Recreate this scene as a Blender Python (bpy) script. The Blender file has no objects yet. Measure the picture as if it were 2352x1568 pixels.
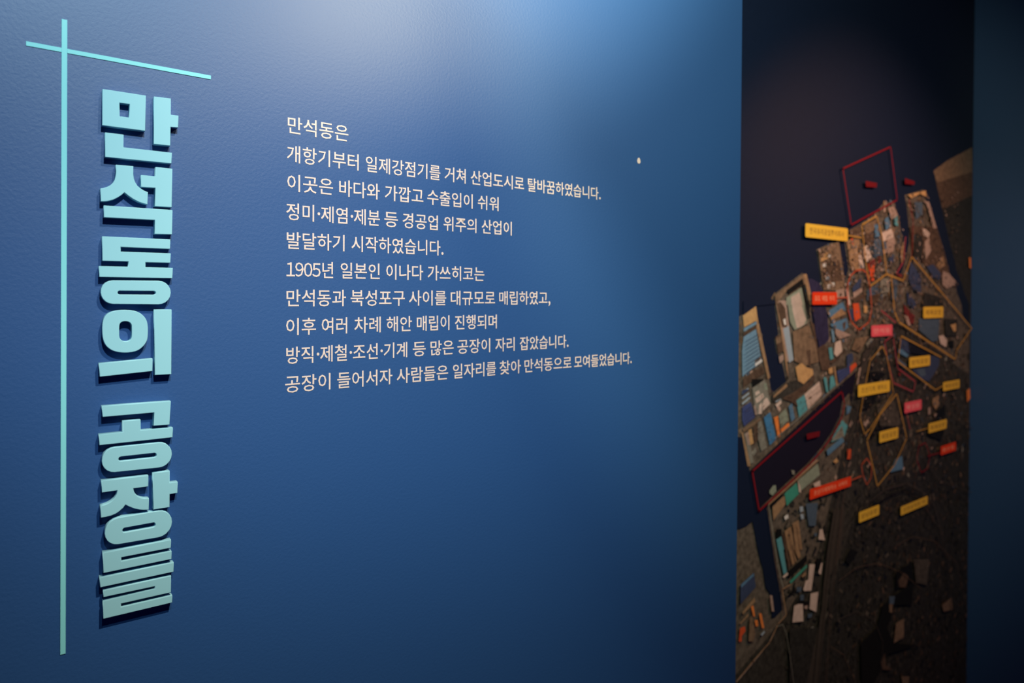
import bpy, bmesh, math, random
from mathutils import Vector, Matrix

# ------------------------------------------------------------------ camera, world, lights
H = 0.85          # camera to the blue text wall (m)
EYE = 1.62        # camera height
K = H / 1.27
REC = 0.20        # depth of the niche that holds the aerial map
FPX, CX, CY = 1568.0, 1176.0, 681.0
sc = bpy.context.scene
th = math.atan((3225.0 - CX) / FPX)
pitch, roll = 0.0077, 0.0075
fwd = Vector((math.cos(th) * math.cos(pitch), math.sin(th) * math.cos(pitch), -math.sin(pitch)))
right = fwd.cross(Vector((0, 0, 1))).normalized()
up = right.cross(fwd)
r2 = right * math.cos(roll) + up * math.sin(roll)
u2 = up * math.cos(roll) - right * math.sin(roll)
CAM = Vector((0, -H, EYE))
cd = bpy.data.cameras.new('camera'); cam = bpy.data.objects.new('camera', cd)
sc.collection.objects.link(cam); sc.camera = cam
cam.matrix_world = Matrix(((r2.x, u2.x, -fwd.x, CAM.x), (r2.y, u2.y, -fwd.y, CAM.y), (r2.z, u2.z, -fwd.z, CAM.z), (0, 0, 0, 1)))
cd.sensor_fit = 'HORIZONTAL'; cd.sensor_width = 36.0; cd.lens = 24.0
cd.shift_x = 0.0; cd.shift_y = -(784.0 - CY) / 2352.0
cd.clip_start = 0.05; cd.clip_end = 50
cd.dof.use_dof = True; cd.dof.focus_distance = 0.86; cd.dof.aperture_fstop = 4.0

sc.view_settings.view_transform = 'Standard'; sc.view_settings.look = 'None'
sc.view_settings.gamma = 1.0; sc.view_settings.use_curve_mapping = False
sc.view_settings.exposure = 0.0

w = bpy.data.worlds.new('world'); sc.world = w; w.use_nodes = True
w.node_tree.nodes['Background'].inputs[0].default_value = (0.1, 0.15, 1.0, 1)
w.node_tree.nodes['Background'].inputs[1].default_value = 0.05

def spot(name, loc, target, power, color, size, blend, radius):
    l = bpy.data.lights.new(name, 'SPOT'); l.energy = power; l.color = color
    l.spot_size = math.radians(size); l.spot_blend = blend; l.shadow_soft_size = radius
    o = bpy.data.objects.new(name, l); sc.collection.objects.link(o); o.location = loc
    o.rotation_euler = (Vector(target) - Vector(loc)).to_track_quat('-Z', 'Y').to_euler()
    return o
LAMPS = [  # position, aim (x, z on the text wall), cone, blend, radiant intensity rgb
 ((0.738, -1.100, 2.462), (1.400, 2.130), 1.444, 0.402, (6.097, 5.189, 2.578)),
 ((0.393, -0.880, 2.650), (0.452, 1.000), 1.000, 1.000, (13.051, 10.656, 6.605)),
 ((0.100, -0.850, 2.366), (0.332, 2.266), 1.819, 0.400, (2.869, 3.643, 3.252)),
 ((0.700, -0.810, 2.250), (0.500, 2.600), 1.918, 0.801, (8.900, 7.578, 4.175)),
 ((2.158, -0.817, 2.467), (2.265, 1.692), 1.618, 0.911, (5.403, 2.501, 1.277)),
]
for p_, (ax_, az_), an_, bl_, I_ in LAMPS:
    mx_ = max(I_)
    spot('track_spotlight', p_, (ax_, 0.0, az_), mx_ * 4 * math.pi, tuple(v / mx_ for v in I_), math.degrees(an_), bl_, 0.012)

# ------------------------------------------------------------------ helpers
COL = sc.collection
def unproj(px, py, y):
    d = fwd + r2 * ((px - CX) / FPX) - u2 * ((py - CY) / FPX)
    return CAM + d * ((y - CAM.y) / d.y)
def lin(c):
    return tuple((v / 255 / 12.92 if v <= 10 else ((v / 255 + 0.055) / 1.055) ** 2.4) for v in c)
def mat(name, color, rough=0.6, spec=0.5):
    m = bpy.data.materials.new(name); m.use_nodes = True
    b = m.node_tree.nodes['Principled BSDF']
    b.inputs['Base Color'].default_value = (*color, 1); b.inputs['Roughness'].default_value = rough
    b.inputs['Specular IOR Level'].default_value = spec
    return m, m.node_tree, b
def link(name, me, m=None, parent=None, loc=None):
    o = bpy.data.objects.new(name, me); COL.objects.link(o)
    if m is not None and me is not None:
        if not me.materials: me.materials.append(m)
    if parent is not None: o.parent = parent
    if loc is not None: o.location = loc
    return o
def empty(name, loc): 
    o = bpy.data.objects.new(name, None); COL.objects.link(o); o.location = loc; o.empty_display_size = 0.05
    return o
def tag(o, label, cat, group=None):
    o['label'] = label; o['category'] = cat
    if group: o['group'] = group
def box(name, x0, x1, y0, y1, z0, z1, m):
    v = [(x, y, z) for x in (x0, x1) for y in (y0, y1) for z in (z0, z1)]
    f = [(0, 1, 3, 2), (4, 6, 7, 5), (0, 4, 5, 1), (2, 3, 7, 6), (0, 2, 6, 4), (1, 5, 7, 3)]
    me = bpy.data.meshes.new(name); me.from_pydata(v, [], f); me.update()
    o = link(name, me, m); o['kind'] = 'structure'; return o

# ------------------------------------------------------------------ materials
def wall_paint(name, color, bump):
    m, nt, b = mat(name, color, 0.523, 0.5)
    tc = nt.nodes.new('ShaderNodeTexCoord')
    n1 = nt.nodes.new('ShaderNodeTexNoise'); n1.inputs['Scale'].default_value = 260; n1.inputs['Detail'].default_value = 3
    n2 = nt.nodes.new('ShaderNodeTexNoise'); n2.inputs['Scale'].default_value = 900; n2.inputs['Detail'].default_value = 2
    add = nt.nodes.new('ShaderNodeMath'); add.operation = 'MULTIPLY_ADD'; add.inputs[1].default_value = 0.35
    bp = nt.nodes.new('ShaderNodeBump'); bp.inputs['Strength'].default_value = bump; bp.inputs['Distance'].default_value = 0.0006
    for n in (n1, n2): nt.links.new(tc.outputs['Object'], n.inputs['Vector'])
    nt.links.new(n2.outputs['Fac'], add.inputs[0]); nt.links.new(n1.outputs['Fac'], add.inputs[2])
    nt.links.new(add.outputs[0], bp.inputs['Height']); nt.links.new(bp.outputs[0], b.inputs['Normal'])
    return m
M_WALL = wall_paint('blue_wall_paint', (0.012, 0.060, 0.234), 0.35)
M_DARK = mat('dark_ceiling_paint', lin((28, 30, 36)), 0.8)[0]
M_FLOOR = wall_paint('grey_floor_vinyl', lin((70, 70, 74)), 0.1)
M_CYAN = mat('cyan_letter_paint', (0.215, 0.465, 0.665), 0.523, 0.25)[0]
M_CREAM = mat('cream_vinyl', (0.52, 0.45, 0.51), 0.523, 0.25)[0]
M_BAR = mat('cyan_vinyl_strip', (0.17, 0.53, 0.70), 0.523, 0.25)[0]

# ------------------------------------------------------------------ room shell
pe = unproj(1697.0, 784, 0.0); XE = pe.x                    # right end of the text wall
XR = unproj(2228.0, 784, REC).x                              # right side of the niche
CEIL = 3.1
box('wall_front', -2.0, XE, 0.0, REC, 0.0, CEIL, M_WALL)
box('wall_back', -2.0, XR + 2.0, REC, REC + 0.1, 0.0, CEIL, M_WALL)
box('wall_right', XR, XR + 2.0, 0.0, REC, 0.0, CEIL, M_WALL)
box('floor', -2.0, XR + 2.0, -3.0, REC + 0.1, -0.1, 0.0, M_FLOOR)
box('ceiling', -2.0, XR + 2.0, -3.0, REC + 0.1, CEIL, CEIL + 0.1, M_DARK)

# ------------------------------------------------------------------ raised title letters
T = 0.0088
def prism(name, loops, t, m, parent, y0=0.0, bevel=0.0005):
    """loops in world (x,z); solid from the wall (y0) to y0-t"""
    cu = bpy.data.curves.new(name, 'CURVE'); cu.dimensions = '2D'; cu.fill_mode = 'BOTH'
    cu.extrude = t / 2 - bevel; cu.bevel_depth = bevel; cu.bevel_resolution = 1; cu.offset = -bevel
    org = parent.location if parent else Vector((0, 0, 0))
    for lp in loops:
        s = cu.splines.new('POLY'); s.points.add(len(lp) - 1); s.use_cyclic_u = True
        for i, (x, z) in enumerate(lp): s.points[i].co = (x - org.x, z - org.z, 0, 1)
    tmp = bpy.data.objects.new('tmp', cu)
    me = bpy.data.meshes.new_from_object(tmp); bpy.data.objects.remove(tmp)
    me.name = name
    me.transform(Matrix.Translation((0, y0 - t / 2 - org.y, 0)) @ Matrix.Rotation(math.radians(90), 4, 'X'))
    me.materials.clear()
    return link(name, me, m, parent)
Z2, Z3, Z4, Z5 = (180, 180, 4.1256), (180, 530, 4.1256), (180, 890, 5.057), (180, 1150, 5.057)
def pw(z, pts, y=-T):
    out = []
    for x, yy in pts:
        p = unproj(z[0] + x / z[2], z[1] + yy / z[2], y); out.append((p.x, p.z))
    return out
def smooth(pts, n=3):
    """closed Catmull-Rom through the points"""
    out = []; N = len(pts)
    for i in range(N):
        p0, p1, p2, p3 = (pts[(i + k) % N] for k in (-1, 0, 1, 2))
        for j in range(n):
            t = j / n
            out.append(tuple(0.5 * (2 * p1[a] + (p2[a] - p0[a]) * t + (2 * p0[a] - 5 * p1[a] + 4 * p2[a] - p3[a]) * t * t
                                    + (3 * p1[a] - p0[a] - 3 * p2[a] + p3[a]) * t ** 3) for a in (0, 1)))
    return out
def ring(cx, cy, a, b, tilt, half, n=10):
    """stadium: straight half-length `half`, end radii a (x) b (y), sheared by tilt (dy/dx)"""
    pts = []
    for i in range(n + 1):
        t = -math.pi / 2 + math.pi * i / n; pts.append((half + a * math.cos(t), b * math.sin(t)))
    for i in range(n + 1):
        t = math.pi / 2 + math.pi * i / n; pts.append((-half + a * math.cos(t), b * math.sin(t)))
    return [(cx + x, cy + y + tilt * x) for x, y in pts]

TITLE = [
 ('first letter of the cyan raised title, square block over an angled stroke, at the top', [
  (Z2, [[(231,99),(640,162),(635,497),(224,444)], [(391,230),(485,243),(482,370),(391,358)]]),
  (Z2, [[(718,170),(877,190),(876,343),(949,352),(947,466),(875,459),(873,638),(712,621)]]),
  (Z2, [[(255,511),(429,532),(427,652),(887,704),(884,806),(251,744)]])]),
 ('second cyan raised title letter, with a curved two-legged stroke above an angled one', [
  (Z2, [[(357,817),(521,831),(521,905),(527,950),(540,985),(560,1016),(590,1042),(622,1062),(659,1077),(657,1194),(620,1186),(575,1171),(520,1143),(475,1112),(437,1080),
         (404,1109),(370,1130),(330,1149),(280,1162),(245,1166),(211,1166),(211,1041),(240,1037),(275,1026),(305,1010),(328,988),(345,958),(353,920),(357,880)]]),
  (Z2, [[(734,839),(891,855),(887,1221),(722,1211),(729,1037),(591,1028),(596,914),(731,927)]]),
  (Z2, [[(243,1203),(892,1246),(890,1478),(720,1474),(724,1341),(240,1316)]])]),
 ('third cyan raised title letter, stacked flat bars over a flattened ring', [
  (Z3, [[(229,51),(872,81),(871,172),(402,152),(401,196),(875,213),(874,303),(637,297),(636,343),(895,351),(893,449),(197,437),(198,333),(472,339),(474,290),(226,284)]]),
  (Z3, [ring(544, 583, 118, 112.5, 0.009, 215), ring(553, 586, 18, 17.5, 0.006, 163, 5)])]),
 ('fourth cyan raised title letter, fat round ring over a short bar with a tall upright', [
  (Z3, [smooth([(226,930),(231,865),(250,815),(290,778),(355,756),(443,749),(530,757),(592,784),(637,830),(655,880),(660,945),(655,1020),(637,1065),(597,1110),(540,1142),(443,1155),(350,1143),(290,1114),(250,1068),(231,1005)]),
        smooth([(388,910),(394,880),(415,862),(447,857),(480,864),(500,883),(506,912),(506,990),(500,1022),(480,1041),(447,1047),(415,1039),(395,1020),(388,992)], 2)]),
  (Z3, [[(197,1255),(703,1209),(704,1328),(202,1383)]]),
  (Z3, [[(721,745),(884,745),(883,1358),(723,1367)]])]),
 ('fifth cyan raised title letter, hooked bar over flat ring, just below the gap', [
  (Z4, [[(275,214),(1074,156),(1061,430),(870,444),(880,289),(280,342)]]),
  (Z4, [[(241,546),(517,516),(515,387),(722,371),(724,495),(1098,463),(1097,577),(243,670)]]),
  (Z4, [ring(680, 810, 150, 146, -0.103, 258), ring(687, 806, 28, 26, -0.110, 194, 5)])]),
 ('sixth cyan raised title letter, three-legged shape beside an upright over a flat ring', [
  (Z4, [[(270,1082),(813,1019),(814,1147),(640,1170),(645,1200),(660,1232),(690,1262),(730,1280),(770,1286),(820,1284),(820,1418),(765,1421),(710,1418),(650,1405),(590,1382),(548,1360),
         (520,1396),(480,1433),(435,1464),(380,1487),(320,1502),(260,1512),(259,1372),(300,1362),(345,1345),(385,1319),(420,1284),(443,1240),(452,1193),(272,1220)]]),
  (Z4, [[(865,991),(1061,967),(1061,1105),(1154,1094),(1153,1222),(1062,1237),(1062,1387),(870,1418)]]),
  (Z5, [ring(697, 310, 160, 155, -0.172, 232), ring(704, 310, 28, 27, -0.182, 165, 5)])]),
 ('last cyan raised title letter, a stack of slotted flat bars, at the bottom', [
  (Z5, [[(286,604),(1077,450),(1077,545),(500,655),(500,702),(1083,582),(1085,675),(290,840)]]),
  (Z5, [[(249,892),(1108,714),(1108,823),(253,1007)]]),
  (Z5, [[(289,1042),(1077,870),(1079,1062),(497,1193),(497,1234),(1092,1095),(1092,1180),(287,1372),(288,1164),(888,1022),(888,992),(290,1120)]])]),
]
for lab, pieces in TITLE:
    z, lps = pieces[0]; c = pw(z, lps[0]); zz = pieces[-1]; lo = pw(zz[0], zz[1][0])
    root = empty('raised_letter', Vector((sum(p[0] for p in lo) / len(lo), -T / 2, min(p[1] for p in lo))))
    tag(root, lab, 'letter', 'raised cyan letters of the vertical title')
    for z, lps in pieces:
        prism('stroke', [pw(z, l) for l in lps], T, M_CYAN, root)

# thin cyan strips that cross at the top left
def strip(x0, x1, z0, z1, t, lab, y0=0.0):
    root = prism('cyan_strip', [[(x0, z0), (x1, z0), (x1, z1), (x0, z1)]], t, M_BAR, None, y0, 0.00015)
    tag(root, lab, 'strip')
a = unproj(59.7, 99.6, 0); b = unproj(484.2, 178.6, 0); hw = 0.0034 * K
ztop, zbot = unproj(148, 45, 0).z, unproj(146, 1501, 0).z
xc0, xc1 = unproj(139.8, 784, 0).x, unproj(152.6, 784, 0).x
zc = (a.z + b.z) / 2
strip(xc0, xc1, zbot, ztop, 0.0008, 'long vertical cyan strip left of the raised title letters')
strip(a.x, xc0 - 0.00005, zc - hw, zc + hw, 0.0008, 'short stub of the horizontal cyan strip, left of the vertical strip')
strip(xc1 + 0.00005, b.x, zc - hw, zc + hw, 0.0008, 'horizontal cyan strip running right above the raised title letters')

# ------------------------------------------------------------------ cream vinyl text
GL = {}
ADV = {'·': 0.27, '.': 0.2, ',': 0.2, '1': 0.56, '9': 0.56, '0': 0.56, '5': 0.56}
def glyph(ch, m, thick=0.00018, size=1.0, off=0.006):
    key = (ch, m.name)
    if key in GL: return GL[key]
    g = {'1': '１', '9': '９', '0': '０', '5': '５'}.get(ch, ch)
    cu = bpy.data.curves.new('glyph', 'FONT'); cu.body = g; cu.size = 1; cu.offset = off
    cu.extrude = thick / size; cu.resolution_u = 2
    o = bpy.data.objects.new('tmp', cu); me = bpy.data.meshes.new_from_object(o); bpy.data.objects.remove(o)
    sh = Vector((-0.22, 0, 0)) if ch.isdigit() else Vector((0, 0, 0))
    if ch == '·': sh = Vector((0.0, 0.02, 0))
    me.transform(Matrix.Rotation(math.radians(90), 4, 'X') @ Matrix.Translation(sh + Vector((0, 0, thick / size))))
    if ch in '.,·':
        k_ = 1.3; zc_ = 0.345 if ch == '·' else 0.05
        me.transform(Matrix.Translation((0, 0, zc_)) @ Matrix.Diagonal((k_, 1, k_, 1)) @ Matrix.Translation((0, 0, -zc_)))
    me.name = 'character'; me.materials.clear(); me.materials.append(m)
    xs = [v.co.x for v in me.vertices]
    GL[key] = (me, min(xs), max(xs)); return GL[key]
LINES = [
 ("만석동은", [(660.7, 800)]),
 ("개항기부터 일제강점기를 거쳐 산업도시로 탈바꿈하였습니다.", [(658.8,823.7),(839.8,1011.3),(1021.3,1069.7),(1081.4,1203.7),(1212.6,1380.1)]),
 ("이곳은 바다와 가깝고 수출입이 쉬워", [(659.5,764.7),(778.9,871.9),(883.9,972.3),(981.4,1085.7),(1097.4,1145.2)]),
 ("정미·제염·제분 등 경공업 위주의 산업이", [(657.2,872.4),(882.7,913.7),(924.7,1005.6),(1018.7,1094.2),(1106.3,1175.4)]),
 ("발달하기 시작하였습니다.", [(658.4,791.1),(807.2,1018.7)]),
 ("1905년 일본인 이나다 가쓰히코는", [(657.8,765.1),(782,872),(886.8,971.7),(982.2,1112.2)]),
 ("만석동과 북성포구 사이를 대규모로 매립하였고,", [(657.8,794.4),(805.2,929.5),(939.2,1024.5),(1035.1,1136.7),(1146.5,1263.9)]),
 ("이후 여러 차례 해안 매립이 진행되며", [(656.9,725.6),(738.7,797.2),(813.5,874.2),(887.6,945.7),(957.2,1032),(1044.5,1140.8)]),
 ("방직·제철·조선·기계 등 많은 공장이 자리 잡았습니다.", [(657.3,934.9),(947.9,977.2),(988.4,1041.8),(1050.4,1125.5),(1137.3,1181.6),(1193.5,1305.5)]),
 ("공장이 들어서자 사람들은 일자리를 찾아 만석동으로 모여들었습니다.", [(654.7,758.8),(774.4,900.8),(911,1028.8),(1039.8,1138.8),(1146.9,1195.9),(1204,1311.8),(1318.4,1450.4)]),
]
NTH = ['first', 'second', 'third', 'fourth', 'fifth', 'sixth', 'seventh', 'eighth', 'ninth', 'last']
EXTRA = ['the shortest, at the top', 'one of the two longest, just under the shortest', 'just under the long upper line',
         'with two raised dots in its first word', 'two words long, above the line with numerals', 'starting with the numerals 1905',
         'ending in a comma', 'with six short words', 'with three raised dots in its first word', 'the longest, at the bottom']
SIZE = 0.0318 * K / 0.906
def word(txt, x0, x1, z, size, m, parent, y, name='character', thick=0.00018):
    pen = 0.0; items = []
    for ch in txt:
        me, a_, b_ = glyph(ch, m, thick, size)
        items.append((me, pen, pen + a_, pen + b_)); pen += ADV.get(ch, 0.92)
    lo = min(i[2] for i in items); hi = max(i[3] for i in items); s = (x1 - x0) / (hi - lo)
    for me, p, _, _ in items:
        o = bpy.data.objects.new(name, me); COL.objects.link(o); o.parent = parent
        o.location = Vector((x0 + (p - lo) * s, y, z)) - parent.location; o.scale = (s, size, size)
zb3 = (1.6844 - 1.5) * K + EYE + 0.079 * SIZE
for i, (txt, ext) in enumerate(LINES):
    z = zb3 - (i - 2) * 0.05397 * K
    py = 300 + 65 * i
    xl = unproj(ext[0][0], py, 0).x
    root = empty('text_line', Vector((xl, 0, z)))
    tag(root, '%s line of small cream text, %s' % (NTH[i], EXTRA[i]), 'text', 'cream lettering lines beside the title')
    for wtxt, (p0, p1) in zip(txt.split(' '), ext):
        word(wtxt, unproj(p0, py, 0).x, unproj(p1, py, 0).x, z, SIZE, M_CREAM, root, 0.0)

# small pale chip in the paint
c = unproj(1467, 369, 0)
ch = prism('paint_chip', [[(c.x + 0.0042 * math.cos(t) * (1 - 0.25 * math.sin(t)), c.z + 0.0055 * math.sin(t)) for t in [k * math.pi / 6 for k in range(12)]]], 0.0006, M_CREAM, None, 0.0, 0.0001)
tag(ch, 'tiny pale drop-shaped chip on the blue wall right of the text', 'chip')

# ------------------------------------------------------------------ aerial map print in the niche
GAIN = (0.82, 1.15, 1.75)
PAL = dict(sea=(17,26,44,0.1), seal=(38,38,60,.1), purp=(46,40,62,.5), seap=(36,28,44,.15), basin=(24,20,32,.1), dk=(22,24,30,.2), chn=(20,24,40,.1),
 land=(92,78,66,1), land2=(76,65,55,1), dark=(56,50,43,1), dark2=(45,41,36,1), blk=(20,20,18,.5), rail=(64,54,46,.3), road=(70,58,50,.25),
 sand=(190,140,90,.4), sand2=(150,112,80,.5), blu=(108,132,148,.25), blu2=(84,112,134,.3), blB=(66,112,146,.2), teal=(86,140,142,.2), grn=(62,134,112,.15),
 pink=(200,168,150,.3), pinkd=(160,128,112,.4), grey=(124,114,100,.4), greyg=(132,132,112,.3), org=(228,122,56,.2), redo=(206,76,38,.15), navy=(64,70,108,.2),
 nav2=(56,62,84,.3), white=(215,200,188,.1), slate=(74,84,96,.3), brn=(120,92,70,.8), brnd=(84,62,48,.9), mar=(110,40,36,.3), lgrey=(150,155,160,.1),
 yl=(176,124,52,.0), rl=(122,18,24,.0), ol=(180,76,46,.0), pl=(150,56,62,.0), rdt=(104,16,20,0),
 YL=(226,170,54,0), RD=(222,56,18,0), RS=(226,84,92,0), ytx=(128,90,44,0), rtx=(236,150,112,0), rstx=(240,150,140,0))
ZM = dict(A=(1690,300,3.92), B=(1690,600,3.92), C=(1690,900,3.92), D=(1670,1168,3.92), P=(1690,690,7.84), Q=(1690,870,7.84), R=(1850,530,7.84),
 S=(1880,700,7.84), T=(2030,520,7.84), U=(2030,700,7.84), V=(1690,1060,7.84), W=(1680,1250,7.127), X=(1970,690,9.224), Y=(1940,850,8.11), O=(0,0,1))
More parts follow.
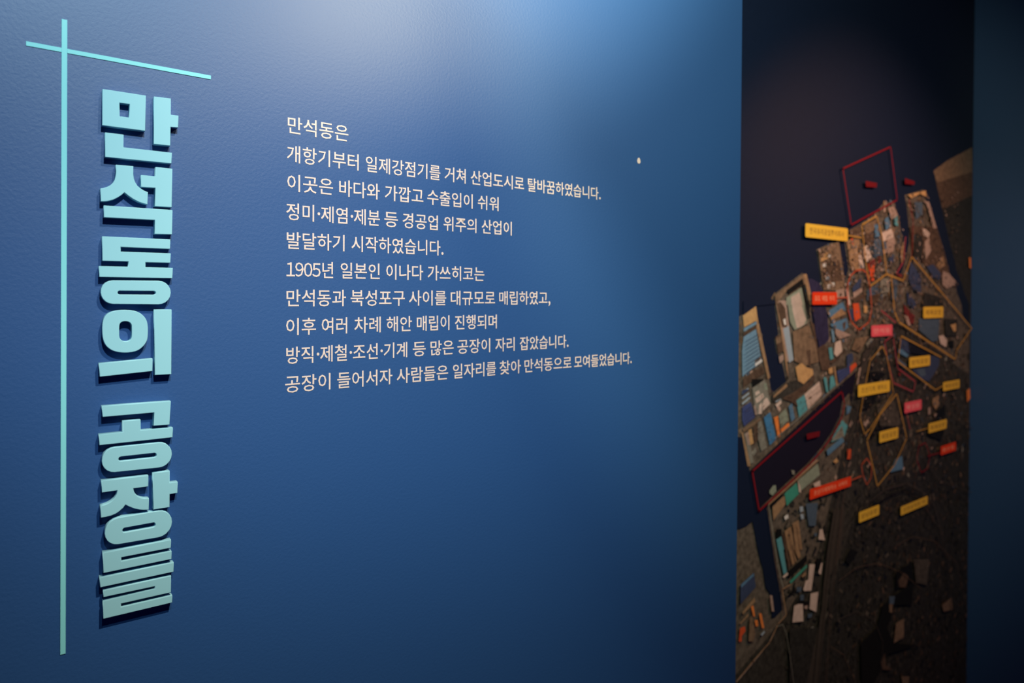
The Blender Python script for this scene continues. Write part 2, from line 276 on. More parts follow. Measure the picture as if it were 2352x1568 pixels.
MAP_POLYS = """
O land 1680,735 1703,724 1733,703 1738,722 1746,760 1754,805 1761,845 1767,872 1772,905 1806,876 1799,845 1792,818 1784,812 1778,778 1788,768 1784,735 1776,677 1843,626 1858,677 1866,743 1876,819 1882,842 1888,795 1902,779 1899,727 1894,702 1887,665 1884,632 1880,606 1875,573 1915,555 1923,554 1926,572 1932,601 1937,638 1941,645 1949,619 1944,587 1940,555 1941,534 1968,519 2006,494 2029,466 2055,461 2057,478 2065,505 2072,545 2075,580 2067,606 2056,628 2069,635 2083,584 2088,558 2088,529 2083,478 2078,448 2121,435 2129,463 2146,527 2157,545 2165,577 2174,603 2178,628 2193,647 2198,673 2208,698 2211,725 2219,738 2226,751 2226,698 2215,673 2208,647 2197,622 2191,590 2183,564 2173,520 2157,453 2144,392 2175,369 2233,338 2300,320 2300,1640 1640,1640 1640,735
O dark2 2173,520 2157,453 2144,392 2175,369 2233,338 2300,320 2300,1100 2226,751 2226,698 2215,673 2208,647 2197,622 2191,590 2183,564
O brn 2144,392 2175,369 2233,338 2240,420 2190,430 2160,450
O brnd 2150,420 2235,395 2240,450 2165,480
O dark 1960,870 2000,780 2060,740 2240,860 2300,1640 1640,1640 1680,1560 1800,1420 1870,1300 1920,1100 1950,960
O dark2 1990,1140 2080,1090 2170,1000 2300,950 2300,1640 1840,1640 1900,1400 1950,1220
O basin 1720,1080 1924,886 1966,850 1960,881 1953,932 1950,900 1932,921 1927,954 1907,994 1884,1027 1853,1063 1817,1096 1736,1172
O sea 1640,1000 1701,1003 1720,1080 1736,1172 1757,1155 1762,1180 1776,1285 1788,1348 1795,1399 1778,1416 1770,1418 1771,1376 1764,1359 1756,1348 1750,1306 1742,1278 1736,1250 1732,1226 1726,1196 1713,1207 1698,1213 1640,1220
P sea 120,0 690,0 700,60 340,100 120,260
O purp 1858,677 1852,640 1862,640 1880,650 1887,665 1894,702 1899,727 1902,779 1888,795 1880,800 1870,745
P purp 1370,80 1568,80 1568,560 1440,700 1400,400
O brnd 1858,735 1868,745 1876,800 1890,790 1900,800 1905,850 1885,850
P sand 110,270 345,100 390,420 330,370 130,480
P sand2 345,320 400,420 480,800 600,1380 560,1420 440,900 350,480
P blu 125,500 350,370 360,420 130,560
P brnd 115,580 360,440 350,500 120,640
P blu 125,650 345,510 430,1000 320,1080 330,1190 100,1370 95,900
P white 325,1120 440,1040 460,1090 335,1200
P brnd 110,1410 320,1250 480,1180 510,1300 200,1500 110,1568
Q blk 260,0 490,0 480,20 290,140
Q grey 280,160 500,10 600,400 590,470 380,640 330,640
Q pink 330,240 390,200 420,250 340,300
Q pink 330,350 470,250 490,320 410,400 350,430
Q pink 400,470 450,420 450,620 390,630
Q pink 480,380 540,330 600,440 470,570 460,470
Q pinkd 300,480 330,470 370,640 330,650
Q greyg 480,90 530,60 560,200 500,180
Q lgrey 90,240 200,155 215,180 95,275
Q lgrey 90,330 215,235 225,265 95,365
Q lgrey 90,430 235,310 240,350 95,465
Q nav2 95,200 200,180 210,200 95,290
Q navy 95,500 250,410 325,690 130,850 95,740
Q brn 100,900 420,690 440,730 120,960
Q grey 130,990 200,950 300,1500 240,1520
Q pinkd 150,980 210,940 240,1180 200,1190
Q sand 205,920 260,890 300,1150 240,1190
Q brnd 290,860 370,800 410,1060 300,1180
Q grey 380,780 440,740 540,1230 440,1300 380,1080
Q sand2 80,960 110,950 250,1568 190,1568
Q blB 485,690 600,590 710,1080 590,1190
Q org 665,690 740,660 780,1030 735,1045
Q org 790,900 930,780 955,850 800,980
Q greyg 750,660 880,520 930,740 790,870
Q blu2 930,490 990,430 1045,710 975,770
Q teal 1065,390 1215,280 1270,550 1120,690
Q pink 1215,270 1480,40 1530,290 1280,540
Q brnd 1290,330 1340,300 1350,340 1300,370
Q pink 690,460 790,375 805,430 720,510
Q lgrey 690,400 780,330 790,360 700,420
Q brnd 820,360 930,210 1060,130 1350,0 1380,60 1060,370 1100,500 960,400
Q dark 620,300 860,80 1100,0 1330,20 1000,250 640,420
Q sand2 650,300 890,80 910,130 660,340
P pinkd 690,0 880,0 1010,1080 900,1100
P sand2 700,0 730,0 900,1120 930,1400 890,1250 790,560
P brnd 710,60 780,20 870,140 900,480 810,480
P greyg 900,0 1200,0 1260,410 1040,530 960,400
P pink 985,0 1130,0 1240,330 1210,430 1080,500 1000,180
P blk 1210,0 1290,0 1320,320 1260,310
P white 830,340 870,320 885,430 850,440
P lgrey 830,510 930,450 1015,1060 940,1120
P brn 1000,560 1300,440 1420,800 1470,1100 1200,1180 1030,1080
P brnd 1250,900 1320,880 1330,1180 1290,1190
P sand 1050,1200 1160,1120 1250,1200 1360,1230 1370,1330 1200,1500 1100,1440
P brnd 690,650 790,610 840,900 740,950
P brn 700,690 780,630 790,750 710,780
P pinkd 750,1010 830,960 840,1060 770,1130
A brn 340,1480 600,1290 620,1380 440,1450 350,1568
A blk 440,1440 590,1330 640,1568 620,1568 580,1390 470,1470
A greyg 445,1500 580,1410 610,1568 440,1568
A pink 485,1500 560,1450 590,1568 490,1568
A sand2 595,1290 625,1290 690,1568 655,1568
R brn 205,340 580,190 680,880 680,1080 300,1060
R brnd 300,560 580,520 600,640 640,900 330,930 270,800
R sand 240,440 380,380 410,480 270,560
R white 390,420 430,430 430,490 390,490
R white 285,590 340,575 350,640 290,650
R white 370,960 420,960 420,1040 370,1045
R white 450,930 500,930 500,1000 455,1010
R lgrey 330,840 400,810 410,870 340,890
R pinkd 520,1080 670,1030 680,1230 500,1290
R sand2 720,200 930,60 1000,540 1020,680 800,720
R pink 930,440 980,430 1030,660 950,680
R pink 1010,310 1090,250 1170,480 1080,560 1030,500
R brnd 910,310 960,290 970,380 920,400
R brnd 1040,30 1200,30 1200,240 1090,250 1000,180
R slate 1200,0 1270,0 1290,120 1210,130
R slate 1200,160 1290,130 1330,440 1200,500 1180,420
R mar 1270,450 1320,440 1340,560 1280,620
R redo 790,140 830,130 840,250 815,250
R redo 1100,590 1180,510 1220,600 1210,900 1160,900 1120,720
R pinkd 1300,100 1568,0 1568,350 1380,420 1330,200
R slate 1340,160 1400,180 1400,340 1350,320
R nav2 820,1020 980,830 980,1010 830,1110
R pinkd 830,1110 990,1030 1000,1090 840,1210
R brnd 830,1230 1040,1120 1030,1200 840,1310
R pink 700,1060 740,1050 790,1330 740,1340
R redo 825,1310 930,1300 965,1568 850,1568
R sand 1020,1350 1070,1340 1080,1470 1030,1480
R blu2 400,1430 660,1270 680,1440 400,1540
R grey 1320,880 1500,830 1480,1100 1330,1130
R slate 1080,1070 1280,950 1310,1150 1080,1260
R brnd 1100,1180 1300,1120 1290,1300 1120,1330
S blu2 160,160 440,20 460,100 170,220
S sand2 190,220 390,60 470,160 200,280
S blu2 190,340 480,230 510,400 410,480 290,440 200,380
S brnd 400,330 470,290 450,420 420,450
S blu 200,440 240,420 270,660 230,670
S pinkd 280,420 560,540 330,620 270,500
S pink 270,680 370,630 400,830 300,930 250,880
S brnd 400,860 560,640 480,800 300,1000 200,1060 180,1020
S redo 590,0 700,0 730,230 630,300
S nav2 500,100 590,60 610,270 540,260
S sand 790,40 850,20 850,130 790,140
S nav2 480,900 580,860 600,1000 520,1080 480,1060
S redo 515,1120 640,1030 660,1090 540,1230
S navy 300,1190 530,1050 540,1220 340,1410
S dark 290,1100 500,1080 480,1130 310,1180
S teal 60,1300 110,1300 150,1568 110,1568
S teal 180,1290 240,1270 280,1440 170,1540
S sand2 240,1110 270,1100 320,1440 290,1460
S sand 150,1150 220,1110 230,1220 160,1240
S teal 150,770 210,760 240,960 180,990
S rail 900,460 1280,560 1100,600 880,850 760,1568 640,1568 700,1150 800,850
S brn 640,600 880,560 700,850 560,800
S grey 820,700 920,580 960,620 850,740
S pinkd 700,1130 740,1120 680,1420 650,1440
S rail 1090,580 870,820 780,1200 740,1568 700,1500 760,850 1000,600
T brnd 440,0 920,0 1060,450 1160,850 1280,1100 1100,1000 850,800 500,500
T pink 660,40 780,140 780,200 690,160
T pinkd 700,300 780,300 730,500 690,470
T sand2 920,700 1040,520 1070,700 980,760
T slate 520,150 660,200 640,560 520,600
T nav2 740,720 860,680 1000,850 980,960 860,920
T pinkd 1040,800 1140,840 1280,1000 1240,1060 1100,1120 1010,1020
T nav2 440,620 640,880 640,1180 540,1180 410,1000
T nav2 380,1160 560,1380 510,1500 400,1400
T slate 110,960 230,960 190,1340 100,1310
T dark2 700,1180 1000,1280 1060,1460 650,1440
T mar 170,830 300,860 310,930 250,910
T mar 330,1400 420,1500 480,1568 340,1568
T pinkd 0,100 120,60 180,300 60,420
T nav2 60,540 140,530 150,640 70,640
T org 1500,560 1540,560 1545,760 1510,740
U mar 330,60 530,190 500,340 440,330 360,150
U pinkd 330,180 400,200 460,370 400,370
U slate 600,240 980,240 940,640 840,660 600,450
U dark2 1060,240 1300,260 1280,560 1080,560
U pink 960,560 1040,540 1110,640 1090,760 990,700
U sand 1170,360 1270,330 1270,470 1230,480
U blk 1140,640 1230,640 1230,780 1150,740
U nav2 240,620 330,620 560,760 430,880 240,760
U dk 400,650 620,760 900,880 780,930 560,890 430,860
U blu2 220,780 300,800 420,900 380,940 220,850
U slate 190,930 380,1080 350,1160 190,1050
U nav2 800,900 970,940 960,1080 900,1200 780,1380 640,1330 470,1160 780,1100
U slate 560,1160 700,1140 730,1260 640,1290
U mar 240,1180 290,1190 260,1280 230,1260
Y blk 420,30 600,20 740,60 600,180 430,160
Y blk 290,520 560,420 560,560 440,700 260,760
Y pinkd 310,1000 400,900 420,960 350,1050
Y land2 560,640 860,480 1010,980 940,1040 620,1030
Y blk 560,1040 860,1030 600,1110 440,1300 480,1150
Y blk 1690,740 1830,660 1850,880 1640,920
Y blk 1850,960 1760,1310 1500,1200 1830,1100
Y sand2 1610,520 1720,470 1730,640 1660,730 1600,620
Y org 2240,380 2300,330 2310,520 2250,590
Y pinkd 1520,700 1560,680 1570,800 1520,830
Y pinkd 1630,810 1690,800 1660,860 1630,860
Y blu2 0,640 90,680 60,780 0,820
C teal 870,370 940,250 990,300 960,400 840,450
C grey 840,440 940,300 960,400
C blu2 800,520 940,400 960,440 810,570
C greyg 540,790 720,640 740,740 560,890
C grn 420,910 530,810 550,910 440,1020
C pink 540,790 560,840 570,900 550,895
C pink 680,820 740,790 745,840 690,850
C sand2 310,1000 420,930 430,1000 320,1150
C blk 290,1010 410,900 400,940 300,1040
C pinkd 270,980 710,600 720,620 290,1000
C sand 860,620 890,590 905,620 880,640
C redo 985,510 1020,510 1020,600 985,600
C slate 610,1000 720,990 700,1200 640,1200
C blu2 1420,600 1480,570 1490,690 1370,720
V blk 690,1200 790,1200 790,1330 690,1390
V teal 690,1390 780,1330 830,1568 730,1568
V sand2 840,1240 960,1150 1090,1568 900,1568
V sand2 980,1100 1090,1040 1160,1568 1060,1568
V brnd 955,1170 975,1160 1050,1568 1030,1568
V brnd 900,1290 940,1290 930,1340 900,1330
V brnd 800,1290 830,1280 890,1568 860,1568
V white 830,980 900,930 910,1000 850,1040
V lgrey 1110,800 1170,790 1180,880 1120,900
V lgrey 1120,930 1180,930 1190,1010 1140,1030
V pink 1470,1210 1520,1200 1568,1400 1450,1390
V slate 1370,1270 1430,1270 1420,1330 1370,1330
V greyg 630,420 680,410 690,520 620,600 570,560 570,510
V grey 960,140 1020,150 1020,220 980,220
W teal 715,0 800,0 870,440 820,480
W sand2 880,0 960,0 1030,260 960,330
W sand2 960,0 1060,0 1100,190 1060,220
W brnd 830,0 870,0 940,330 900,370
W brnd 940,0 955,0 1010,270 995,290
W blk 880,430 1200,150 1200,260 900,540
W grn 915,590 1200,310 1200,360 930,630
W pink 800,510 880,440 890,480 820,540
W sand2 1110,500 1170,440 1190,470 1130,530
W pink 1240,310 1330,310 1270,740 1150,750 1140,720 1180,580 1220,560
W pink 1400,290 1455,290 1430,480 1390,460
W pink 1260,790 1385,760 1350,1090 1240,1040
W pink 990,990 1130,930 1140,1240 960,1260
W pinkd 1150,990 1210,980 1210,1040 1160,1040
W blk 1020,920 1240,910 1230,960 1040,960
W slate 1090,810 1150,810 1140,900 1090,900
W blk 900,800 1000,700 1010,760 920,830
W blk 1340,220 1450,220 1400,400 1360,380
W slate 1030,680 1110,680 1100,760 1030,760
W redo 105,1350 180,1320 190,1400 130,1480 130,1568 80,1568
W sand2 140,1090 340,850 350,920 150,1130
W org 280,1000 320,980 350,1160 320,1160
W org 340,1220 390,1220 400,1320 360,1320
W org 410,1110 450,1110 500,1350 460,1350
W sand2 100,1270 240,1110 240,1150 110,1290
W nav2 110,640 330,440 360,680 110,960
W blu2 120,640 320,460 330,490 125,690
W pinkd 590,810 630,820 660,1080 620,1080
W lgrey 440,1450 500,1390 510,1420 460,1480
W brn 260,1180 300,1150 350,1440 320,1568 240,1568
W slate 1210,1120 1280,1110 1280,1170 1215,1190
W white 1260,1340 1310,1340 1310,1380 1265,1380
A sand 1530,580 1690,540 1700,600 1640,570 1560,610
A pinkd 1690,640 1720,640 1790,880 1760,880
A slate 1590,640 1660,650 1660,760 1600,800
A dark2 1600,920 1670,960 1650,1180 1580,1120
A pink 1655,880 1690,890 1730,930 1700,960
A pinkd 1680,1000 1720,960 1740,1080 1690,1160
A brn 1130,860 1240,800 1220,900 1150,940
A blu2 1225,840 1255,840 1275,950 1235,960
A slate 1225,980 1280,970 1300,1120 1230,1130
A blu2 1320,800 1350,770 1370,860 1330,900
A teal 1400,740 1430,740 1440,860 1410,850
A pink 1290,920 1380,880 1400,960 1300,1000
A pinkd 1350,700 1400,680 1440,760 1380,800
A mar 1180,1160 1230,1160 1240,1200 1190,1220
A slate 1300,1010 1330,1000 1340,1060 1310,1070
A brnd 1000,900 1090,860 1100,930 1010,960
A pinkd 1340,1080 1380,1040 1400,1080 1350,1110
A sand2 1460,1080 1490,1000 1500,1160 1470,1200
D blk 1500,560 1640,480 1660,640 1500,720
D blk 1380,860 1660,640 1640,860 1500,860 1420,1060 1480,1200 1690,1220 1430,1300 1300,1568 1190,1568 1180,1200 1330,1060
D land2 1660,450 1800,450 1780,680 1680,660
D brnd 1520,640 1570,570 1610,600 1590,700 1530,700
D slate 1440,780 1490,780 1480,850 1440,850
D brn 1440,850 1470,850 1465,930 1440,920
D brn 1500,1020 1570,980 1570,1150 1480,1200
D brnd 1360,1370 1400,1290 1410,1400 1470,1440 1380,1440
D brn 1550,1500 1620,1500 1610,1568 1560,1568
D brn 1915,860 2000,790 2010,900 1930,920
D blk 1040,460 1090,350 1160,380 1080,500
D dark2 540,1060 880,1060 860,1568 540,1568
D rail 940,0 1040,0 1000,420 900,600 800,1568 690,1568 830,900 870,400
"""
MAP_LINES = """
A rl 5 1 935,345 1365,150 1425,625 1010,850
C rl 6 1 118,705 925,-8 950,100 930,210 850,370 760,500 640,640 500,770 180,1060
A yl 5 1 1105,850 1240,770 1290,960 1330,1290 1180,1400 1140,1180
A yl 4 0 985,945 1100,965
A ol 5 1 975,1400 1000,1310 1050,1260 1110,1250 1150,1280 1180,1400 1195,1600 1170,1720 1080,1790 1010,1720 980,1600
A yl 5 0 1330,1290 1480,1350 1555,1135 2100,1780
A ol 4 0 880,1505 970,1500
A rl 4 0 1530,620 1570,820 1555,1135
A pl 6 0 1500,960 1480,1180 1420,1280
B yl 6 0 1370,130 1400,450 1440,545 1950,880 1960,800 2090,610
B yl 5 0 1820,860 1460,670 1430,900 1770,1155 1850,1110
B pl 5 0 1280,440 1410,550
B pl 5 0 1390,660 1310,720 1340,900 1390,1090 1570,1170 1590,1080 1430,960 1390,700
B yl 4 1 1290,760 1180,890 1120,1200 1085,1400 1130,1550 1180,1500 1390,1180 1360,1000 1330,850
C yl 5 1 1420,10 1510,410 1400,650 1245,840 1150,430 1270,200
C ol 4 1 1150,590 1100,650 1115,740 1150,830 1190,760 1195,660
C ol 4 0 1000,790 1100,750
C pl 4 0 1510,190 1540,330
C yl 3 0 1600,350 1700,320
C rl 4 0 1700,570 1810,540
C rl 4 1 1620,480 1680,450 1720,560 1700,680 1640,720 1600,600
O road 3 0 1972,905 1948,1000 1925,1110 1905,1230 1890,1360 1872,1568
O road 3 0 1980,905 1957,1000 1934,1110 1916,1230 1900,1360 1886,1568
O dark2 3 0 1966,900 1940,1000 1917,1110 1897,1230 1881,1360 1860,1568
O brnd 2 0 1940,1090 1925,1180 1912,1300 1900,1420 1890,1568
O road 3 0 1960,1190 1990,1150 2030,1120 2075,1108 2110,1125 2140,1160 2160,1230
O blk 4 0 1968,1200 1998,1162 2035,1135 2072,1122 2104,1138 2130,1172
O road 2 0 2000,1215 2040,1170 2085,1150 2120,1165 2150,1210 2175,1300
O brnd 2 0 1920,1330 1960,1300 2010,1290 2060,1310 2110,1350
O road 2 0 1915,1420 1960,1400 2000,1420 2020,1470 2015,1568
O brnd 2 0 2050,1250 2090,1230 2140,1240 2190,1290 2215,1400
O road 2 0 2100,1000 2120,1060 2150,1100 2200,1120 2235,1125
O road 2 0 2140,860 2160,920 2190,960 2235,980
O brnd 2 0 1900,1480 1930,1500 1960,1568
O dark2 3 0 2190,1180 2170,1300 2180,1420 2200,1568
O pinkd 2 0 1683,1562 1722,1517 1757,1473 1776,1434
O grey 2 0 1776,1434 1790,1430 1798,1450 1806,1500 1815,1568
O sand2 4 0 1683,1560 1720,1515 1760,1470 1778,1430 1798,1408 1788,1350 1808,1338
O sand2 5 0 1758,1155 1870,1055
O grey 4 0 1757,1157 1778,1290 1790,1345
O grey 3 0 1920,880 1772,1005
"""
LABELS = [  # zoom, palette, text palette, corners tl tr br bl, text, short description
 ('A','YL','ytx',(595,835),(975,882),(975,998),(590,958),'한국유리공업주식회사','large yellow map label over the dark sea, the topmost label'),
 ('B','RD','rtx',(655,278),(878,276),(878,388),(655,388),'묘도 매립 부지','red map label in the upper middle with three pale words'),
 ('B','YL','ytx',(1658,408),(1838,406),(1836,506),(1658,510),'제재공장','yellow map label near the right side, second highest'),
 ('B','RS','rstx',(1188,575),(1378,568),(1376,660),(1188,682),'만석동','upper of the two rose pink map labels'),
 ('B','YL','ytx',(1530,865),(1718,840),(1718,935),(1532,958),'방직공장','yellow map label over the dark blue roofs'),
 ('B','YL','ytx',(1068,1112),(1348,1065),(1362,1165),(1068,1218),'조선기계 제작소','wide yellow map label left of the small yellow ones'),
 ('B','YL','ytx',(1835,1085),(1985,1060),(1985,1135),(1838,1165),'제분공장','small yellow map label at the right edge'),
 ('C','RS','rstx',(1485,88),(1640,68),(1642,150),(1490,190),'북성동','lower of the two rose pink map labels'),
 ('C','YL','ytx',(1260,355),(1430,310),(1430,408),(1262,452),'제염공장','yellow map label inside the lower yellow outline'),
 ('C','YL','ytx',(1710,275),(1868,243),(1868,318),(1700,372),'목재공장','yellow map label above the small red label'),
 ('C','RD','rtx',(1815,482),(1952,445),(1952,525),(1815,560),'화수동','small red map label at the right edge'),
 ('C','RD','rtx',(632,872),(1000,748),(1008,828),(632,972),'조선기계제작소 사택지','long red map label slanting at the lower left'),
 ('C','YL','ytx',(1078,1068),(1258,1010),(1260,1090),(1075,1175),'성냥공장','yellow map label at the bottom, left of the two lowest'),
 ('C','YL','ytx',(1455,1030),(1695,925),(1698,1000),(1452,1105),'인천공작창 터','wide yellow map label at the bottom, right of the two lowest'),
]
RDOTS = [('A',(1137,455),(1240,475),(1236,515),(1140,508)), ('A',(1492,430),(1580,460),(1578,490),(1492,482)), ('C',(605,370),(725,345),(720,392),(610,422))]

YM = REC - 0.003
def mw(z, x, y):
    zz = ZM[z]; p = unproj(zz[0] + x / zz[2], zz[1] + y / zz[2], YM); return (p.x, p.z)
XL = XE + 0.001
ZT, ZB = CEIL - 0.02, 0.03
mv, mf, mc = [], [], []
layer = [0]
from mathutils.geometry import tessellate_polygon
def clampx(p): return (min(max(p[0], XL), XR - 0.004), min(max(p[1], ZB), ZT))
def addpoly(pts, colr, keep=False):
    if not keep: layer[0] += 1
    y = YM - 0.0001 - layer[0] * 0.00002
    pts = [clampx(p) for p in pts]
    tri = tessellate_polygon([[Vector((p[0], p[1], 0)) for p in pts]])
    base = len(mv); mv.extend((p[0], y, p[1]) for p in pts)
    g = [min(v * k_, 0.88) for v, k_ in zip(lin(colr[:3]), GAIN)] + [colr[3]]
    for t in tri:
        a_, b_, c_ = (pts[i] for i in t)
        ar = (b_[0] - a_[0]) * (c_[1] - a_[1]) - (b_[1] - a_[1]) * (c_[0] - a_[0])
        if abs(ar) < 1e-10: continue
        t = t if ar > 0 else (t[0], t[2], t[1])
        mf.append([base + i for i in t]); mc.append(g)
def stroke(pts, wd, colr, closed):
    layer[0] += 1
    n = len(pts); segs = range(n if closed else n - 1)
    for i in segs:
        p, q = Vector(pts[i]), Vector(pts[(i + 1) % n]); d = (q - p)
        if d.length < 1e-6: continue
        d.normalize(); nn = Vector((-d.y, d.x)) * wd / 2; e = d * wd * 0.4
        addpoly([tuple(p - e - nn), tuple(q + e - nn), tuple(q + e + nn), tuple(p - e + nn)], colr, True)
rnd = random.Random(7)
def inside(p, poly):
    r = False; j = len(poly) - 1
    for i in range(len(poly)):
        if (poly[i][1] > p[1]) != (poly[j][1] > p[1]) and p[0] < (poly[j][0] - poly[i][0]) * (p[1] - poly[i][1]) / (poly[j][1] - poly[i][1]) + poly[i][0]: r = not r
        j = i
    return r
addpoly([(XL, ZB), (XR, ZB), (XR, ZT), (XL, ZT)], PAL['sea'])
plist = []
for ln in MAP_POLYS.strip().splitlines():
    f = ln.split(); pts = [tuple(map(float, s.split(','))) for s in f[2:]]
    plist.append((f[0], f[1], pts))
landpx = plist[0][2]
water = [p[2] for p in plist[:12] if p[0] == 'O' and p[1] in ('basin', 'sea', 'purp')]
def scatter(n, x0, x1, y0, y1, pal, smin, smax, ang0, cond=lambda x, y: True):
    """small roofs and yards of the printed town, all on one layer step"""
    k = 0; tries = 0
    while k < n and tries < n * 20:
        tries += 1
        px, py = rnd.uniform(x0, x1), rnd.uniform(y0, y1)
        if not inside((px, py), landpx) or any(inside((px, py), w_) for w_ in water) or not cond(px, py): continue
        p = unproj(px, py, YM); a_ = ang0 + rnd.choice((0, math.pi / 2)) + rnd.gauss(0, 0.12)
        l, h_ = rnd.uniform(smin, smax), rnd.uniform(smin, smax) * 0.55
        c_, s_ = math.cos(a_), math.sin(a_)
        q = [(p.x + u * c_ - v * s_, p.z + u * s_ + v * c_) for u, v in ((-l, -h_), (l, -h_), (l, h_), (-l, h_))]
        nm = rnd.choice(pal); cc = PAL[nm]; f = rnd.uniform(0.75, 1.15)
        if k % 25 == 0: layer[0] += 1
        addpoly(q, (min(255, cc[0] * f), min(255, cc[1] * f), min(255, cc[2] * f), cc[3]), True); k += 1
for z, c_, pts in plist[:6]: addpoly([mw(z, *p) for p in pts], PAL[c_])
scatter(700, 1700, 2235, 560, 1100, ['land', 'land2', 'brn', 'brnd', 'dark', 'slate', 'pinkd', 'grey', 'land'], 0.003, 0.013, 0.7, lambda x, y: not (x > 2160 and y < 720))
scatter(1500, 1960, 2235, 740, 1568, ['dark', 'dark2', 'brnd', 'land2', 'dark', 'dark2', 'brnd', 'dk', 'dark'], 0.003, 0.013, 0.3)
scatter(900, 1800, 2235, 1120, 1568, ['dark', 'dark2', 'dark', 'dk', 'land2', 'dark2'], 0.003, 0.012, 1.0)
scatter(300, 1930, 2160, 450, 740, ['pinkd', 'brn', 'slate', 'sand2', 'brnd', 'brn', 'land', 'pinkd'], 0.003, 0.010, 1.2)
for z, c_, pts in plist[6:]: addpoly([mw(z, *p) for p in pts], PAL[c_])
scatter(90, 2080, 2200, 880, 1120, ['land', 'slate', 'brn', 'pinkd'], 0.002, 0.006, 0.4)
scatter(160, 1850, 2080, 560, 800, ['pinkd', 'brn', 'slate', 'grey', 'brnd', 'blu2'], 0.002, 0.006, 0.6)
scatter(420, 1925, 2075, 470, 660, ['pinkd', 'brn', 'land', 'sand2', 'slate', 'brnd', 'pink', 'brnd'], 0.0015, 0.005, 1.2)
scatter(260, 2080, 2200, 440, 720, ['brnd', 'brn', 'dark', 'pinkd', 'land', 'dark2'], 0.002, 0.007, 1.2)
scatter(260, 1960, 2045, 790, 1000, ['blk', 'brnd', 'dark2', 'pinkd', 'blk', 'dark'], 0.0015, 0.005, 0.6)
scatter(200, 1875, 1915, 560, 660, ['brn', 'brnd', 'sand2', 'pinkd', 'dark'], 0.0015, 0.004, 1.2)
scatter(260, 2000, 2120, 620, 800, ['brn', 'brnd', 'pinkd', 'land2', 'slate', 'dark'], 0.0015, 0.005, 0.4)
scatter(200, 1700, 1960, 880, 1010, ['brnd', 'dark', 'grey', 'brn'], 0.001, 0.003, 0.6, lambda x, y: y > 885 + (1900 - x) * 0.55 or rnd.random() < 0.25)
def hatch(z, c_, wd, n, tl, tr, br, bl):
    for i in range(n):
        t = (i + 0.5) / n
        a_ = (tl[0] + (bl[0] - tl[0]) * t, tl[1] + (bl[1] - tl[1]) * t); b_ = (tr[0] + (br[0] - tr[0]) * t, tr[1] + (br[1] - tr[1]) * t)
        stroke([mw(z, *a_), mw(z, *b_)], wd, PAL[c_], False)
hatch('B', 'greyg', 0.0012, 15, (485, 312), (560, 262), (635, 540), (545, 610))
hatch('P', 'slate', 0.0014, 9, (130, 1330), (420, 1130), (350, 560), (125, 690))
hatch('Q', 'pinkd', 0.0014, 4, (1220, 290), (1470, 70), (1520, 260), (1270, 500))
hatch('Q', 'nav2', 0.0012, 5, (95, 540), (255, 420), (310, 660), (120, 810))
hatch('V', 'brnd', 0.0020, 3, (900, 1568), (870, 1240), (1080, 1130), (1140, 1568))
hatch('S', 'nav2', 0.0016, 3, (310, 1210), (525, 1060), (535, 1200), (340, 1380))
for ln in MAP_LINES.strip().splitlines():
    f = ln.split(); pts = [mw(f[0], *map(float, s.split(','))) for s in f[4:]]
    stroke(pts, float(f[2]) * 0.0010, PAL[f[1]], f[3] == '1')
for z, *q in RDOTS: addpoly([mw(z, *p) for p in q], PAL['rdt'])

mm, nt, bs = mat('printed_map', (0.5, 0.5, 0.5), 0.523, 0.25)
at = nt.nodes.new('ShaderNodeAttribute'); at.attribute_name = 'ink'
tc = nt.nodes.new('ShaderNodeTexCoord')
nz = nt.nodes.new('ShaderNodeTexNoise'); nz.inputs['Scale'].default_value = 70; nz.inputs['Detail'].default_value = 5; nz.inputs['Roughness'].default_value = 0.7
mr = nt.nodes.new('ShaderNodeMapRange'); mr.inputs[1].default_value = 0.3; mr.inputs[2].default_value = 0.7; mr.inputs[3].default_value = 0.45; mr.inputs[4].default_value = 1.55
mx = nt.nodes.new('ShaderNodeMix'); mx.data_type = 'FLOAT'; mx.inputs[2].default_value = 1.0
vm = nt.nodes.new('ShaderNodeVectorMath'); vm.operation = 'SCALE'
nt.links.new(tc.outputs['Object'], nz.inputs['Vector']); nt.links.new(nz.outputs['Fac'], mr.inputs[0])
nt.links.new(at.outputs['Alpha'], mx.inputs[0]); nt.links.new(mr.outputs[0], mx.inputs[3])
nt.links.new(at.outputs['Color'], vm.inputs[0]); nt.links.new(mx.outputs[0], vm.inputs['Scale']); nt.links.new(vm.outputs[0], bs.inputs['Base Color'])

root = empty('aerial_map', Vector(((XL + XR) / 2, REC, ZB)))
tag(root, 'large aerial photo map of a harbour town, on the recessed wall right of the text', 'map')
def mesh(name, v, f, m, parent):
    me = bpy.data.meshes.new(name); o_ = parent.location
    me.from_pydata([(a_ - o_.x, b_ - o_.y, c_ - o_.z) for a_, b_, c_ in v], [], f); me.update()
    return link(name, me, m, parent)
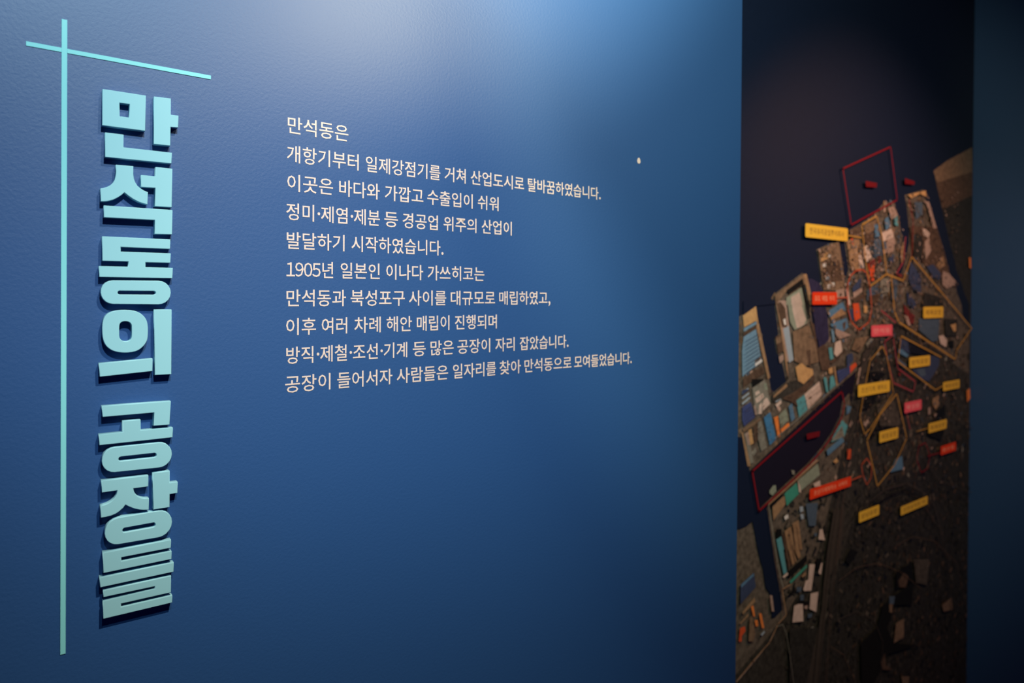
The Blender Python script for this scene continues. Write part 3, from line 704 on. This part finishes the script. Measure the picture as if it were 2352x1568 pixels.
# backing board
bv = [(x, y, z) for x in (XL, XR - 0.003) for y in (YM, REC) for z in (ZB, ZT)]
bfc = [(0, 1, 3, 2), (4, 6, 7, 5), (0, 4, 5, 1), (2, 3, 7, 6), (0, 2, 6, 4), (1, 5, 7, 3)]
M_BOARD = mat('map_board', lin((40, 44, 56)), 0.7)[0]
mesh('backing_board', bv, bfc, M_BOARD, root)
o = mesh('printed_picture', mv, mf, mm, root)
ca = o.data.color_attributes.new('ink', 'FLOAT_COLOR', 'CORNER')
for poly, g in zip(o.data.polygons, mc):
    for li in poly.loop_indices: ca.data[li].color = g
YL_ = YM - 0.0004 - layer[0] * 0.00002
def flat(c_):
    return mat('ink_' + c_, tuple(min(v * k_, 0.88) for v, k_ in zip(lin(PAL[c_][:3]), GAIN)), 0.523, 0.25)[0]
FM = {k: flat(k) for k in ('YL', 'RD', 'RS', 'ytx', 'rtx', 'rstx')}
for z, c_, tcn, *rest in LABELS:
    q = [mw(z, *p) for p in rest[:4]]; txt, lab = rest[4], rest[5]
    x0 = (q[0][0] + q[3][0]) / 2; x1 = (q[1][0] + q[2][0]) / 2; z1 = (q[0][1] + q[1][1]) / 2; z0 = (q[3][1] + q[2][1]) / 2
    r = min(x1 - x0, z1 - z0) * 0.12; pts = []
    for cx_, cz_, s0 in ((x1 - r, z1 - r, 0), (x0 + r, z1 - r, 1), (x0 + r, z0 + r, 2), (x1 - r, z0 + r, 3)):
        for k in range(3):
            t = (s0 + k / 2) * math.pi / 2; pts.append((cx_ + r * math.cos(t), cz_ + r * math.sin(t)))
    n = len(pts)
    v = [(p[0], YL_, p[1]) for p in pts] + [(p[0], YL_ + 0.0003, p[1]) for p in pts]
    f = [list(range(n))] + [[i, i + n, (i + 1) % n + n, (i + 1) % n] for i in range(n)]
    o = mesh('map_label', v, f, FM[c_], root); o['label'] = lab
    words = txt.split(' '); tot = sum(len(w_) for w_ in words) + 0.5 * (len(words) - 1)
    W_ = (x1 - x0) * 0.82; xx = x0 + (x1 - x0) * 0.09; hh = min((z1 - z0) * 0.5, W_ / tot * 1.3)
    vv, ff = [], []
    for w_ in words:
        for chh in w_:
            me, a_, b_ = glyph(chh, FM[tcn], 0.00003, 0.03, 0.008); s = W_ / tot / 0.95; bb = len(vv)
            vv += [(xx + co.co.x * s, YL_ - 0.00008 + co.co.y * 0.03, (z0 + z1) / 2 + (co.co.z - 0.375) * hh) for co in me.vertices]
            ff += [[bb + i for i in p.vertices] for p in me.polygons]; xx += W_ / tot
        xx += 0.5 * W_ / tot
    t_ = mesh('label_text', vv, ff, FM[tcn], root)
    t_.parent = o; t_.location = (0, 0, 0)
    o.location = (0, 0, 0)
for me in [x for x in bpy.data.curves if x.users == 0]: bpy.data.curves.remove(me)
